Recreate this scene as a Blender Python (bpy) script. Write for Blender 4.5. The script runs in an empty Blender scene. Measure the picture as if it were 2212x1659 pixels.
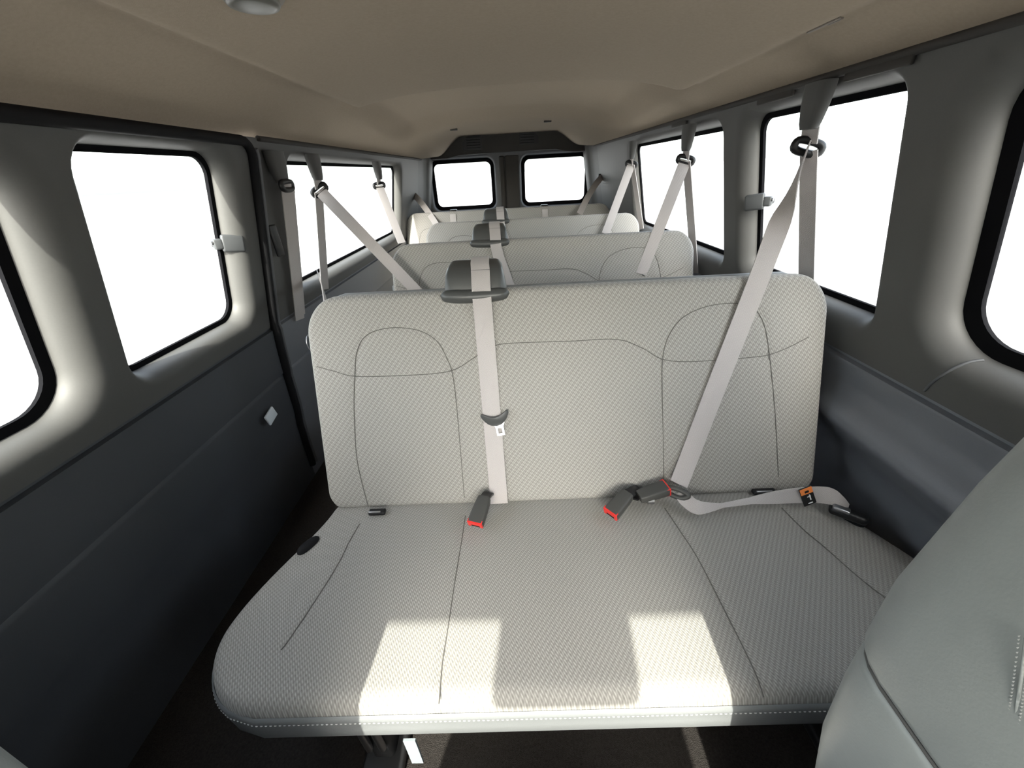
import bpy, bmesh, math, random
from mathutils import Vector, Matrix

random.seed(4)
scene = bpy.context.scene
col = scene.collection
W, H, F = 2212, 1659, 820.0
ZC = 1.14                      # camera height above the van floor

# ------------------------------------------------------------------ camera
def camera_axes(vp=(1102.0, 370.0), slope=-0.056):
    yv = Vector(((vp[0]-W/2)/F, (vp[1]-H/2)/F, 1)).normalized()
    n = yv.cross(Vector((1, slope, 0))).normalized()
    if n.y > 0: n = -n
    xv = yv.cross(n)
    if xv.x < 0: xv = -xv
    return xv, yv, n
AX, AY, AZ = camera_axes()
EYE = Vector((0, 0, ZC))
def ray(px, py):
    c = Vector(((px-W/2)/F, (py-H/2)/F, 1))
    return Vector((AX.dot(c), AY.dot(c), AZ.dot(c)))
def onX(px, py, x): r = ray(px, py); return EYE + r*(x/r.x)
def onY(px, py, y): r = ray(px, py); return EYE + r*(y/r.y)
def onZ(px, py, z): r = ray(px, py); return EYE + r*((z-ZC)/r.z)
def onP(px, py, p, n): r = ray(px, py); return EYE + r*((p-EYE).dot(n)/r.dot(n))

cd = bpy.data.cameras.new('camera'); cam = bpy.data.objects.new('camera', cd); col.objects.link(cam)
cd.sensor_fit = 'HORIZONTAL'; cd.sensor_width = 36.0; cd.lens = 36.0*F/W
cd.clip_start = 0.01; cd.clip_end = 2000
m = Matrix(((AX.x, -AX.y, -AX.z), (AY.x, -AY.y, -AY.z), (AZ.x, -AZ.y, -AZ.z))).to_4x4()
m.translation = EYE
cam.matrix_world = m
scene.camera = cam

# ------------------------------------------------------------------ light
SKY, SUN, SUN_AZ, SUN_EL = 2.0, 12.5, 6.5, 37.5
w = bpy.data.worlds.new('World'); scene.world = w; w.use_nodes = True
bg = w.node_tree.nodes['Background']
sky = w.node_tree.nodes.new('ShaderNodeTexSky'); sky.sky_type = 'NISHITA'; sky.sun_disc = False
sky.sun_elevation = math.radians(SUN_EL); sky.sun_rotation = math.radians(180+SUN_AZ)
sky.air_density = 1.0; sky.dust_density = 4.0; sky.ozone_density = 0.6
hs = w.node_tree.nodes.new('ShaderNodeHueSaturation'); hs.inputs['Saturation'].default_value = 0.45
w.node_tree.links.new(sky.outputs[0], hs.inputs['Color']); hz = w.node_tree.nodes.new('ShaderNodeMix'); hz.data_type = 'RGBA'; hz.inputs['Factor'].default_value = 0.3     # even white haze
hz.inputs['B'].default_value = (1.15, 1.18, 1.22, 1)
w.node_tree.links.new(hs.outputs[0], hz.inputs['A']); w.node_tree.links.new(hz.outputs['Result'], bg.inputs[0])
bg.inputs[1].default_value = SKY
sd = bpy.data.lights.new('sun', 'SUN'); sun = bpy.data.objects.new('sun', sd); col.objects.link(sun)
sd.energy = SUN; sd.angle = math.radians(0.6); sd.color = (1.0, 0.95, 0.86)
a, e = math.radians(SUN_AZ), math.radians(SUN_EL)
sun_dir = Vector((math.sin(a)*math.cos(e), math.cos(a)*math.cos(e), -math.sin(e)))
sun.rotation_euler = sun_dir.to_track_quat('-Z', 'Y').to_euler()
sun.location = (0, -3, 4)
vs = scene.view_settings
vs.view_transform = 'Standard'; vs.look = 'None'; vs.gamma = 1.0; vs.use_curve_mapping = False
vs.exposure = 0.0

# ------------------------------------------------------------------ materials
MAT = {}
def mat(name, color, rough=0.6, metal=0.0, spec=0.5, noise=None, bump=None, sheen=0.0):
    m = bpy.data.materials.new(name); m.use_nodes = True; MAT[name] = m
    nt = m.node_tree; b = nt.nodes['Principled BSDF']
    b.inputs['Base Color'].default_value = (*color, 1); b.inputs['Roughness'].default_value = rough
    b.inputs['Metallic'].default_value = metal; b.inputs['Specular IOR Level'].default_value = spec
    b.inputs['Sheen Weight'].default_value = sheen
    if noise or bump:
        tc = nt.nodes.new('ShaderNodeTexCoord')
    if noise:
        sc, amt = noise
        n = nt.nodes.new('ShaderNodeTexNoise'); n.inputs['Scale'].default_value = sc; n.inputs['Detail'].default_value = 4
        nt.links.new(tc.outputs['Object'], n.inputs['Vector'])
        r = nt.nodes.new('ShaderNodeMapRange'); r.inputs['To Min'].default_value = 1-amt; r.inputs['To Max'].default_value = 1+amt
        nt.links.new(n.outputs['Fac'], r.inputs['Value'])
        mx = nt.nodes.new('ShaderNodeVectorMath'); mx.operation = 'SCALE'; mx.inputs[0].default_value = color
        nt.links.new(r.outputs['Result'], mx.inputs['Scale']); nt.links.new(mx.outputs[0], b.inputs['Base Color'])
    if bump:
        sc, st, dist = bump
        n = nt.nodes.new('ShaderNodeTexNoise'); n.inputs['Scale'].default_value = sc; n.inputs['Detail'].default_value = 2
        nt.links.new(tc.outputs['Object'], n.inputs['Vector'])
        bp = nt.nodes.new('ShaderNodeBump'); bp.inputs['Strength'].default_value = st; bp.inputs['Distance'].default_value = dist
        nt.links.new(n.outputs['Fac'], bp.inputs['Height']); nt.links.new(bp.outputs['Normal'], b.inputs['Normal'])
    return m

mat('headliner', (0.350, 0.290, 0.226), 0.95, spec=0.1, noise=(160, 0.10), bump=(500, 0.25, 0.001))
mat('trim_plastic', (0.085, 0.084, 0.081), 0.55, spec=0.35, noise=(300, 0.05), bump=(900, 0.15, 0.0004))
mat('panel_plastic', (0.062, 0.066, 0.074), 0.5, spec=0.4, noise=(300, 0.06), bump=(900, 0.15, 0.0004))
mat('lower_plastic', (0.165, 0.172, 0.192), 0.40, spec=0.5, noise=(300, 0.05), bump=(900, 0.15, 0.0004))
mat('side_plastic', (0.095, 0.098, 0.104), 0.45, spec=0.45, noise=(300, 0.05), bump=(900, 0.15, 0.0004))
mat('header_plastic', (0.05, 0.047, 0.044), 0.7, spec=0.2, noise=(300, 0.05))
mat('vinyl', (0.21, 0.217, 0.22), 0.36, spec=0.5, noise=(90, 0.04), bump=(420, 0.2, 0.0006))
mat('seat_vinyl', (0.235, 0.252, 0.248), 0.38, spec=0.5, noise=(60, 0.05), bump=(420, 0.2, 0.0006))
mat('rubber', (0.008, 0.008, 0.009), 0.75, spec=0.2)
mat('frit', (0.006, 0.006, 0.007), 0.9, spec=0.05)
mat('black_plastic', (0.010, 0.010, 0.011), 0.4, spec=0.4)
mat('grey_plastic', (0.062, 0.064, 0.063), 0.38, spec=0.45)
mat('latch_plastic', (0.060, 0.063, 0.066), 0.4, spec=0.45)
mat('cover_plastic', (0.075, 0.074, 0.072), 0.6, spec=0.3)
mat('buckle_plastic', (0.058, 0.058, 0.055), 0.45, spec=0.4)
mat('red_plastic', (0.72, 0.035, 0.03), 0.35)
mat('metal', (0.42, 0.42, 0.43), 0.34, metal=1.0)
mat('dark_metal', (0.05, 0.05, 0.052), 0.4, metal=0.6)
mat('thread', (0.135, 0.128, 0.119), 0.9, spec=0.1)
mat('stitch', (0.42, 0.42, 0.41), 0.8, spec=0.1)
mat('carpet', (0.045, 0.04, 0.037), 1.0, spec=0.05, noise=(220, 0.5), bump=(600, 0.8, 0.004))
mat('strap_cloth', (0.26, 0.29, 0.31), 0.7)
mat('orange', (0.85, 0.25, 0.06), 0.6)
mat('label_black', (0.012, 0.012, 0.012), 0.5)
mat('label_white', (0.75, 0.75, 0.75), 0.6)
mat('lens', (0.13, 0.125, 0.11), 0.35)
mat('tan_plastic', (0.24, 0.21, 0.18), 0.6)
mat('concrete', (0.26, 0.255, 0.25), 0.9, noise=(3, 0.1))
mat('reflector', (0.80, 0.86, 0.90), 0.25)  # pale colour stands in for a bright reflection

def fabric(name, c1, c2, p_small, p_big):
    m = bpy.data.materials.new(name); m.use_nodes = True; MAT[name] = m
    nt = m.node_tree; b = nt.nodes['Principled BSDF']; N = nt.nodes.new; L = nt.links.new
    b.inputs['Roughness'].default_value = 0.95; b.inputs['Specular IOR Level'].default_value = 0.12
    b.inputs['Sheen Weight'].default_value = 0.18; b.inputs['Sheen Roughness'].default_value = 0.5
    uv = N('ShaderNodeUVMap'); uv.uv_map = 'UVMap'
    sp = N('ShaderNodeSeparateXYZ'); L(uv.outputs[0], sp.inputs[0])
    def math_(op, a, b_=None, c_=None):
        n = N('ShaderNodeMath'); n.operation = op
        for i, v in enumerate((a, b_, c_)):
            if v is None: continue
            if isinstance(v, (int, float)): n.inputs[i].default_value = v
            else: L(v, n.inputs[i])
        return n.outputs[0]
    u, v = sp.outputs[0], sp.outputs[1]
    cu = math_('SINE', math_('MULTIPLY', math_('ADD', u, math_('MULTIPLY', v, 0.35)), 2*math.pi/p_big))
    cv = math_('SINE', math_('MULTIPLY', v, 2*math.pi/(p_big*0.9)))
    chk = math_('MULTIPLY', cu, cv)                       # soft staggered basket checks
    d1 = math_('SINE', math_('MULTIPLY', math_('ADD', math_('MULTIPLY', u, 0.87), math_('MULTIPLY', v, 0.5)), 2*math.pi/p_small))
    amp = math_('ADD', math_('MULTIPLY', chk, 0.12), 0.20)  # slanted yarn strokes, stronger in the light checks
    hgt = math_('ADD', math_('MULTIPLY', d1, amp), math_('MULTIPLY', chk, 0.24))
    nz = N('ShaderNodeTexNoise'); nz.inputs['Scale'].default_value = 350; nz.inputs['Detail'].default_value = 3
    L(uv.outputs[0], nz.inputs['Vector'])
    fac = math_('ADD', math_('ADD', hgt, 0.5), math_('MULTIPLY', math_('SUBTRACT', nz.outputs['Fac'], 0.5), 0.5))
    mx = N('ShaderNodeMix'); mx.data_type = 'RGBA'; mx.clamp_factor = True
    L(fac, mx.inputs['Factor']); mx.inputs['A'].default_value = (*c1, 1); mx.inputs['B'].default_value = (*c2, 1)
    L(mx.outputs['Result'], b.inputs['Base Color'])
    bp = N('ShaderNodeBump'); bp.inputs['Strength'].default_value = 0.5; bp.inputs['Distance'].default_value = 0.0012
    L(fac, bp.inputs['Height']); L(bp.outputs['Normal'], b.inputs['Normal'])
fabric('fabric', (0.162, 0.154, 0.143), (0.440, 0.424, 0.394), 0.0043, 0.0142)
fabric('cushion_fabric', (0.162, 0.154, 0.143), (0.440, 0.424, 0.394), 0.0040, 0.0105)
fabric('webbing', (0.37, 0.345, 0.335), (0.52, 0.485, 0.47), 0.0022, 0.004)

def glass():
    m = bpy.data.materials.new('glass'); m.use_nodes = True; MAT['glass'] = m
    nt = m.node_tree; nt.nodes.remove(nt.nodes['Principled BSDF'])
    t = nt.nodes.new('ShaderNodeBsdfTransparent'); t.inputs[0].default_value = (0.94, 0.96, 0.95, 1)
    g = nt.nodes.new('ShaderNodeBsdfGlossy'); g.inputs['Roughness'].default_value = 0.02
    mx = nt.nodes.new('ShaderNodeMixShader'); mx.inputs[0].default_value = 0.04
    nt.links.new(t.outputs[0], mx.inputs[1]); nt.links.new(g.outputs[0], mx.inputs[2])
    nt.links.new(mx.outputs[0], nt.nodes['Material Output'].inputs[0])
glass()

# ------------------------------------------------------------------ helpers
def mesh_obj(name, verts, faces, material, parent=None, uvs=None, smooth=True, sharp=None):
    me = bpy.data.meshes.new(name)
    me.from_pydata([tuple(v) for v in verts], [], faces); me.validate(clean_customdata=False)
    bm = bmesh.new(); bm.from_mesh(me); bmesh.ops.recalc_face_normals(bm, faces=bm.faces[:]); bm.to_mesh(me); bm.free()
    if uvs:
        layer = me.uv_layers.new(name='UVMap')
        for lp in me.loops: layer.data[lp.index].uv = uvs[lp.vertex_index]
    me.materials.append(MAT[material])
    if smooth:
        me.shade_smooth()
        if sharp: me.set_sharp_from_angle(angle=math.radians(sharp))
    o = bpy.data.objects.new(name, me); col.objects.link(o)
    if parent: o.parent = parent
    return o
def tag(o, label, cat=None, group=None, kind=None):
    o['label'] = label
    if cat: o['category'] = cat
    if group: o['group'] = group
    if kind: o['kind'] = kind
    return o
def empty(name, loc, label=None, cat=None, group=None):
    o = bpy.data.objects.new(name, None); col.objects.link(o); o.location = loc; o.empty_display_size = 0.1
    if label: tag(o, label, cat, group)
    return o
def keep(o, parent):          # parent a mesh given in world coordinates
    o.parent = parent; o.matrix_parent_inverse = Matrix.Translation(parent.location).inverted()
    return o
def grid_faces(nr, nc, wrap=False, off=0):
    f = []
    for i in range(nr-1):
        for j in range(nc if wrap else nc-1):
            k = (j+1) % nc
            f.append((off+i*nc+j, off+i*nc+k, off+(i+1)*nc+k, off+(i+1)*nc+j))
    return f
def rbox(name, size, material, bevel=0.004, seg=3, taper=None, parent=None, matrix=None):
    bm = bmesh.new(); bmesh.ops.create_cube(bm, size=1)
    for v in bm.verts:
        v.co = Vector((v.co.x*size[0], v.co.y*size[1], v.co.z*size[2]))
        if taper and v.co.z > 0: v.co.x *= taper[0]; v.co.y *= taper[1]
    bmesh.ops.bevel(bm, geom=bm.edges[:]+bm.verts[:], offset=bevel, segments=seg, profile=0.5, affect='EDGES')
    if matrix: bm.transform(matrix)
    me = bpy.data.meshes.new(name); bm.to_mesh(me); bm.free(); me.materials.append(MAT[material]); me.shade_smooth()
    me.set_sharp_from_angle(angle=math.radians(40))
    o = bpy.data.objects.new(name, me); col.objects.link(o)
    if parent: o.parent = parent
    return o
def smooth_path(pts, n=8, closed=False):
    pts = [Vector(p) for p in pts]; out = []; k = len(pts)
    rng = range(k if closed else k-1)
    for i in rng:
        if closed: p0, p1, p2, p3 = pts[i-1], pts[i], pts[(i+1) % k], pts[(i+2) % k]
        else: p0, p1, p2, p3 = pts[max(i-1, 0)], pts[i], pts[i+1], pts[min(i+2, k-1)]
        for s in range(n):
            t = s/n
            out.append(0.5*((2*p1)+(-p0+p2)*t+(2*p0-5*p1+4*p2-p3)*t*t+(-p0+3*p1-3*p2+p3)*t**3))
    if not closed: out.append(pts[-1])
    return out
def tube(name, pts, r, material, parent=None, n=8, closed=False, world_parent=None):
    pts = [Vector(p) for p in pts]; k = len(pts); V = []; prev = None
    for i, p in enumerate(pts):
        if closed: t = pts[(i+1) % k]-pts[i-1]
        else: t = pts[min(i+1, k-1)]-pts[max(i-1, 0)]
        t.normalize()
        ref = prev if prev is not None else (Vector((0, 0, 1)) if abs(t.z) < 0.9 else Vector((1, 0, 0)))
        a_ = (ref - t*ref.dot(t))
        if a_.length < 1e-6: a_ = t.orthogonal()
        a_.normalize(); b_ = t.cross(a_); prev = a_
        rr = r[i] if isinstance(r, (list, tuple)) else r
        for j in range(n):
            th = 2*math.pi*j/n; V.append(p+(a_*math.cos(th)+b_*math.sin(th))*rr)
    fc = grid_faces(k, n, wrap=True)
    if closed:
        for j in range(n): fc.append(((k-1)*n+j, (k-1)*n+(j+1) % n, (j+1) % n, j))
    else:
        fc.append(tuple(range(n))); fc.append(tuple((k-1)*n+j for j in range(n)))
    o = mesh_obj(name, V, fc, material, parent, sharp=60)
    if world_parent: keep(o, world_parent)
    return o
def ribbon(name, pts, width, facing, material, thick=0.0016, uvscale=1.0):
    """flat webbing along pts, broad side turned to `facing` (vector or a list of them)"""
    pts = [Vector(p) for p in pts]; k = len(pts); V = []; U = []; s = 0
    for i, p in enumerate(pts):
        t = (pts[min(i+1, k-1)]-pts[max(i-1, 0)]).normalized()
        f = Vector(facing[i]) if isinstance(facing, list) else Vector(facing)
        wd = t.cross(f).normalized(); n = wd.cross(t).normalized()
        ww = width[i] if isinstance(width, list) else width
        if i: s += (p-pts[i-1]).length
        for du, dn in ((-.5, 1), (.5, 1), (.5, -1), (-.5, -1)):
            V.append(p+wd*ww*du+n*thick*dn); U.append((du*ww, s))
    fc = grid_faces(k, 4, wrap=True); fc.append((0, 1, 2, 3)); fc.append(tuple((k-1)*4+j for j in range(4)))
    return mesh_obj(name, V, fc, material, uvs=U, sharp=50)
def lerp(a, b, t): return a+(b-a)*t
def interp(tab, x):
    if x <= tab[0][0]: return tab[0][1]
    for (a0, b0), (a1, b1) in zip(tab, tab[1:]):
        if x <= a1: return lerp(b0, b1, (x-a0)/(a1-a0))
    return tab[-1][1]
def sstep(a, b, x):
    t = min(max((x-a)/(b-a), 0), 1); return t*t*(3-2*t)

# ------------------------------------------------------------------ the van shell
Y_FRONT, Y_REAR = -1.55, 4.0
JOIN = {-1: ZC+0.128, 1: ZC+0.155}       # headliner meets wall
SEAM = {-1: ZC-0.44, 1: ZC-0.448}
XJ = {-1: 0.775, 1: 0.735}
XS = {-1: 0.872, 1: 0.838}
SHEAR = 0.11
def xin(side, z): return lerp(XS[side], XJ[side], (z-SEAM[side])/(JOIN[side]-SEAM[side]))
def wall_map(side):
    def f(y, z, d):               # d: depth outwards from the trim's inner face
        return Vector((side*(xin(side, z)+d), y+SHEAR*(z-SEAM[side]), z))
    return f
def rrect(y0, y1, z0, z1, r, ns=10, na=9):
    """rounded rectangle contour, tagged with the matching points on an outer rectangle"""
    P, Q = [], []
    cs = [((y1-r, z0+r), -90), ((y1-r, z1-r), 0), ((y0+r, z1-r), 90), ((y0+r, z0+r), 180)]
    for c in range(4):
        (cy, cz), a0 = cs[c]
        for i in range(na):
            t = i/(na-1); th = math.radians(a0+90*t)
            P.append((cy+r*math.cos(th), cz+r*math.sin(th))); Q.append((c, t, 'a'))
        (ny, nz), b0 = cs[(c+1) % 4]
        s = P[-1]; th = math.radians(a0+90); e_ = (ny+r*math.cos(th), nz+r*math.sin(th))
        for i in range(1, ns):
            t = i/ns; P.append((lerp(s[0], e_[0], t), lerp(s[1], e_[1], t))); Q.append((c, t, 's'))
    return P, Q
def outer_pts(Q, y0, y1, z0, z1, d=0.14):
    C = [(y1, z0), (y1, z1), (y0, z1), (y0, z0)]; out = []
    for c, t, kind in Q:
        p, prv, nxt = C[c], C[c-1], C[(c+1) % 4]
        if kind == 'a':
            if t <= .5: k = (1-t/.5)*d; out.append((lerp(p[0], prv[0], k), lerp(p[1], prv[1], k)))
            else: k = (t-.5)/.5*d; out.append((lerp(p[0], nxt[0], k), lerp(p[1], nxt[1], k)))
        else:
            k = lerp(d, 1-d, t); out.append((lerp(p[0], nxt[0], k), lerp(p[1], nxt[1], k)))
    return out
def window_cell(fmap, cell, hole, r, flare, depth=0.06):
    """panel cell around one window opening with a rounded reveal; flare = (y0, y1, bottom, top)"""
    P, Q = rrect(*hole, r); n = len(P)
    fl = (hole[0]-flare[0], hole[1]+flare[1], hole[2]-flare[2], hole[3]+flare[3])
    P2, _ = rrect(*fl, r+min(flare)+0.01)
    O = outer_pts(Q, *cell)
    V = []; rings = 0; K = 7
    for k in range(K+1):
        th = math.pi/2*k/K; s = 1-math.cos(th); dd = 1-math.sin(th)
        for p, q in zip(P, P2):
            V.append(fmap(lerp(p[0], q[0], s), lerp(p[1], q[1], s), depth*dd))
        rings += 1
    for t in (0.12, 0.4, 0.7, 1.0):
        for p, q in zip(P2, O): V.append(fmap(lerp(p[0], q[0], t), lerp(p[1], q[1], t), 0))
        rings += 1
    return V, grid_faces(rings, n, wrap=True)
def join_parts(parts):
    V, Fc = [], []
    for v, f in parts:
        o = len(V); V += v; Fc += [tuple(i+o for i in q) for q in f]
    return V, Fc
def strip(fmap, y0, y1, z0, z1, ny=6, nz=8):
    V = [fmap(lerp(y0, y1, j/(ny-1)), lerp(z0, z1, i/(nz-1)), 0) for i in range(nz) for j in range(ny)]
    return V, grid_faces(nz, ny)
win_no = [0]
def make_window(fmap, hole, r, label, depth=0.06, band=0.014, facing=(1, 0, 0)):
    """window: black rubber seal around the opening, glass pane behind it"""
    win_no[0] += 1
    y0, y1, z0, z1 = hole
    A, _ = rrect(y0-.012, y1+.012, z0-.012, z1+.012, r); B, _ = rrect(y0+band, y1-band, z0+band, z1-band, max(r-band*.6, .01)); n = len(A)
    V = []
    for pts, d in ((A, depth-.004), (A, depth-.010), (B, depth-.007), (B, depth+.002), (A, depth+.004)):
        V += [fmap(p[0], p[1], d) for p in pts]
    fc = grid_faces(4, n, wrap=True)
    fr = mesh_obj('window_%d' % win_no[0], V[n:], fc, 'frit', sharp=35)
    tag(fr, label, 'window', kind='structure')
    G, _ = rrect(y0, y1, z0, z1, r)
    gv = [fmap(p[0], p[1], depth+.001) for p in G]+[fmap(p[0], p[1], depth+.005) for p in G]
    gf = [tuple(range(n)), tuple(range(2*n-1, n-1, -1))]+[(i, (i+1) % n, n+(i+1) % n, n+i) for i in range(n)]
    mesh_obj('pane', gv, gf, 'glass', fr, smooth=False)
    return fr

# floor
def carpet(name, x0, x1, y0, y1, z):
    nx, ny = 40, 60; V = []
    for i in range(ny):
        for j in range(nx):
            V.append((lerp(x0, x1, j/(nx-1)), lerp(y0, y1, i/(ny-1)), z+0.003*random.random()))
    b = len(V); V += [(x0, y0, z-.03), (x1, y0, z-.03), (x1, y1, z-.03), (x0, y1, z-.03)]
    fc = grid_faces(ny, nx)+[(b, b+1, b+2, b+3)]
    return mesh_obj(name, V, fc, 'carpet')
tag(carpet('floor', -.93, .93, Y_FRONT, Y_REAR, 0.0), 'dark carpeted van floor under the bench seats', 'floor', kind='structure')

# ceiling: moulded headliner
def ceil_z(x, y):
    xc = x+0.005
    sd_ = -1 if x < 0 else 1
    lim = XJ[sd_]+0.012; zj = JOIN[sd_]-ZC
    t = min(abs(x)/lim, 1)
    base = zj+(0.292-zj)*(1-t**3.6)
    rear = zj+0.02*(1-t**10)+(0.288-zj-0.02)*(1-sstep(.40, .64, abs(xc)))
    base = lerp(base, rear, sstep(3.05, 3.9, y))
    # shallow dropped panel in front
    px_ = sstep(-.585, -.495, x-0.055*sstep(1.0, 1.8, y)*0-0.0)*(1-sstep(.545, .64, x))
    drop = 0.046*px_*(1-sstep(1.60, 1.645, y+0.07*x+0.9*max(0, abs(xc)-.46)**2))
    # recess behind it, then the rear part comes down again
    wr = 0.55+0.05*sstep(1.8, 2.9, y)
    rec = 0.046*sstep(-wr-.09, -wr+.02, x)*(1-sstep(wr-.02, wr+.10, x))*sstep(1.55, 1.70, y+0.07*x)*(1-sstep(2.72, 3.05, y))
    return ZC+base-drop+rec
nx, ny = 130, 240
V = []
for i in range(ny):
    y = lerp(-0.80, Y_REAR+.01, i/(ny-1))
    for j in range(nx):
        s = -1+2*j/(nx-1); x = s*(XJ[-1]+.012 if s < 0 else XJ[1]+.012)
        V.append((x, y, ceil_z(x, y)))
b = len(V); V += [(x, y, 1.52) for x, y in ((-.80, -.8), (.76, -.8), (.76, Y_REAR), (-.80, Y_REAR))]
ce = mesh_obj('ceiling', V, grid_faces(ny, nx)+[(b, b+1, b+2, b+3)], 'headliner')
tag(ce, 'moulded grey-tan headliner with a stepped recess', 'ceiling', kind='structure')
for p in ((980, 277), (1183, 262)):
    q = onZ(*p, ZC+.285)
    o = rbox('headliner_clip', (.05, .03, .012), 'header_plastic', .003, parent=ce, matrix=Matrix.Translation((q.x, q.y, ceil_z(q.x, q.y)-.003)))
q = onX(1897, 123, .62)
for k in range(3):
    rbox('moulding_mark', (.006, .075-.02*k, .004), 'tan_plastic', .0015, parent=ce, matrix=Matrix.Translation((.585+.018*k, .93+.01*k, ceil_z(.585+.018*k, .93)-.0015)))

# side walls (upper trim with window openings)
ML, MR = wall_map(-1), wall_map(1)
zs, zj = SEAM[-1], JOIN[-1]
LW = {  # cell, hole, flare
 0: ((-.95, -.25, zs, zj), (-.88, -.36, ZC-.36, ZC+.05), .06, (.03, .03, .03, .02)),
 1: ((-.25, .718, zs, zj), (-.16, .640, ZC-.366, ZC+.085), .075, (.015, .062, .046, .02)),
 2: ((.718, 1.285, zs, zj), (.748, 1.172, ZC-.368, ZC+.087), .055, (.014, .052, .040, .020)),
 3: ((1.285, 3.45, zs, zj), (1.50, 3.10, ZC-.366, ZC+.074), .05, (.014, .05, .045, .028)),
}
door_parts = [window_cell(ML, *LW[1]), window_cell(ML, *LW[2])]
wl = [window_cell(ML, *LW[0]), window_cell(ML, *LW[3]), strip(ML, 3.45, Y_REAR+.03, zs, zj), strip(ML, Y_FRONT, -.95, zs, zj)]
v, f_ = join_parts(wl); wall_l = mesh_obj('wall_left', v, f_, 'trim_plastic', sharp=60)
tag(wall_l, 'grey plastic side trim behind the sliding door', 'wall', kind='structure')
v, f_ = join_parts(door_parts); door = mesh_obj('door_1', v, f_, 'trim_plastic', sharp=60)
tag(door, 'grey side door with two windows on the left of the van', 'door', kind='structure')
zs, zj = SEAM[1], JOIN[1]
RW = {
 0: ((-.95, -.25, zs, zj), (-.88, -.36, ZC-.33, ZC+.08), .06, (.03, .03, .03, .02)),
 1: ((-.25, .775, zs, zj), (-.16, .685, ZC-.345, ZC+.118), .085, (.015, .060, .050, .028)),
 2: ((.775, 1.475, zs, zj), (.828, 1.385, ZC-.345, ZC+.116), .045, (.012, .05, .045, .026)),
 3: ((1.475, 3.1, zs, zj), (1.53, 2.72, ZC-.345, ZC+.106), .045, (.012, .04, .045, .026)),
}
wr_ = [window_cell(MR, *RW[k]) for k in RW]+[strip(MR, 3.1, Y_REAR+.03, zs, zj), strip(MR, Y_FRONT, -.95, zs, zj)]
v, f_ = join_parts(wr_); wall_r = mesh_obj('wall_right', v, f_, 'trim_plastic', sharp=60)
tag(wall_r, 'grey plastic side trim with three windows on the right of the van', 'wall', kind='structure')

WL = {0: 'front door side window beside the passenger seat', 1: 'side window cut by the left edge of the photo, rounded lower corner',
      2: 'side door window with grey pop-out latch, left of the van', 3: 'long rear side window on the left behind hanging belts'}
WR_ = {0: 'front door side window beside the driver seat', 1: 'side window cut by the right edge of the photo',
       2: 'side window crossed by the belt of the nearest bench', 3: 'long rear side window on the right behind hanging belts'}
for k in LW: make_window(ML, LW[k][1], LW[k][2], WL[k], band=.012 if k > 1 else .018)
for k in RW: make_window(MR, RW[k][1], RW[k][2], WR_[k], band=.014 if k > 1 else .026)

# lower side panels
def lower_panel(name, side, prof, y0, y1, material, ny=30):
    V = []
    for i, (x, z) in enumerate(prof):
        for j in range(ny): V.append((side*x, lerp(y0, y1, j/(ny-1)), ZC+z))
    return mesh_obj(name, V, grid_faces(len(prof), ny), material, sharp=50)
def curve2(pts, n=6): return [(p.x, p.y) for p in smooth_path([(a_, b_, 0) for a_, b_ in pts], n)]
profL = [(.872, -.440), (.880, -.443), (.880, -.449), (.868, -.452)]+curve2([(.869, -.456), (.878, -.52), (.886, -.60), (.889, -.622)], 5)+[(.896, -.626), (.893, -.634)]+curve2([(.893, -.64), (.90, -.74), (.905, -.80), (.915, -.86), (.925, -1.0), (.93, -1.14)], 4)
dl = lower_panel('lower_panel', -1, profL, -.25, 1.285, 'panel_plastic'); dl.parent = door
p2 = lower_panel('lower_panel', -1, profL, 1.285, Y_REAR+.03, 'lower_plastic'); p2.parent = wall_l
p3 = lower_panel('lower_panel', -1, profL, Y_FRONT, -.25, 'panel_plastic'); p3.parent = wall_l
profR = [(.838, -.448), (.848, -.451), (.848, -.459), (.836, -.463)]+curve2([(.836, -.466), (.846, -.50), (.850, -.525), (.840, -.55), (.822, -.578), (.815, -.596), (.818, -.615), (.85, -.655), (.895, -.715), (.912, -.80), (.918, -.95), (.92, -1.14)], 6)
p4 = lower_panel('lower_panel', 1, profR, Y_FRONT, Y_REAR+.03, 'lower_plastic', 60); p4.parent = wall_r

# belt-line joint on the right wall, where two trim pieces meet
from mathutils.bvhtree import BVHTree
def on_mesh(o, px, py, off=0.0):
    bv = BVHTree.FromPolygons([v_.co[:] for v_ in o.data.vertices], [p_.vertices[:] for p_ in o.data.polygons])
    d_ = ray(px, py).normalized(); h_ = bv.ray_cast(EYE, d_)
    return h_[0]-d_*off
pts = smooth_path([on_mesh(wall_r, *p_, .001) for p_ in ((2125, 778), (2100, 781), (2075, 789), (2050, 801), (2030, 814), (2012, 828), (1997, 844))], 3)
o = tube('trim_joint', pts, .0028, 'side_plastic'); o.parent = wall_r

# side door weather strip
pts = []
zj = JOIN[-1]
for i in range(14): pts.append(ML(lerp(-.25, 1.24, i/13), zj-.012, -.006))
for i in range(1, 6):
    th = math.pi/2*i/5; pts.append(ML(1.24+.045*math.sin(th), zj-.012-.045*(1-math.cos(th)), -.006))
for i in range(1, 12):
    z = lerp(zj-.06, SEAM[-1], i/11); pts.append(ML(1.285, z, -.006))
for (x, z) in profL[4::3]: pts.append(Vector((-(x-.005), 1.285+.0*z, ZC+z)))
tube('weatherstrip', pts, .0135, 'rubber', door, n=10)
tube('weatherstrip_lip', [p+Vector((.006, .022, 0)) for p in pts[16:]], .006, 'side_plastic', door, n=8)
q = onX(586, 895, -.88)
rbox('door_reflector', (.008, .055, .042), 'reflector', .003, parent=door, matrix=Matrix.Translation((-.876, q.y-.01, q.z)) @ Matrix.Rotation(.25, 4, 'X'))  # small door plate, its reflected brightness put into the pale colour
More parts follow.
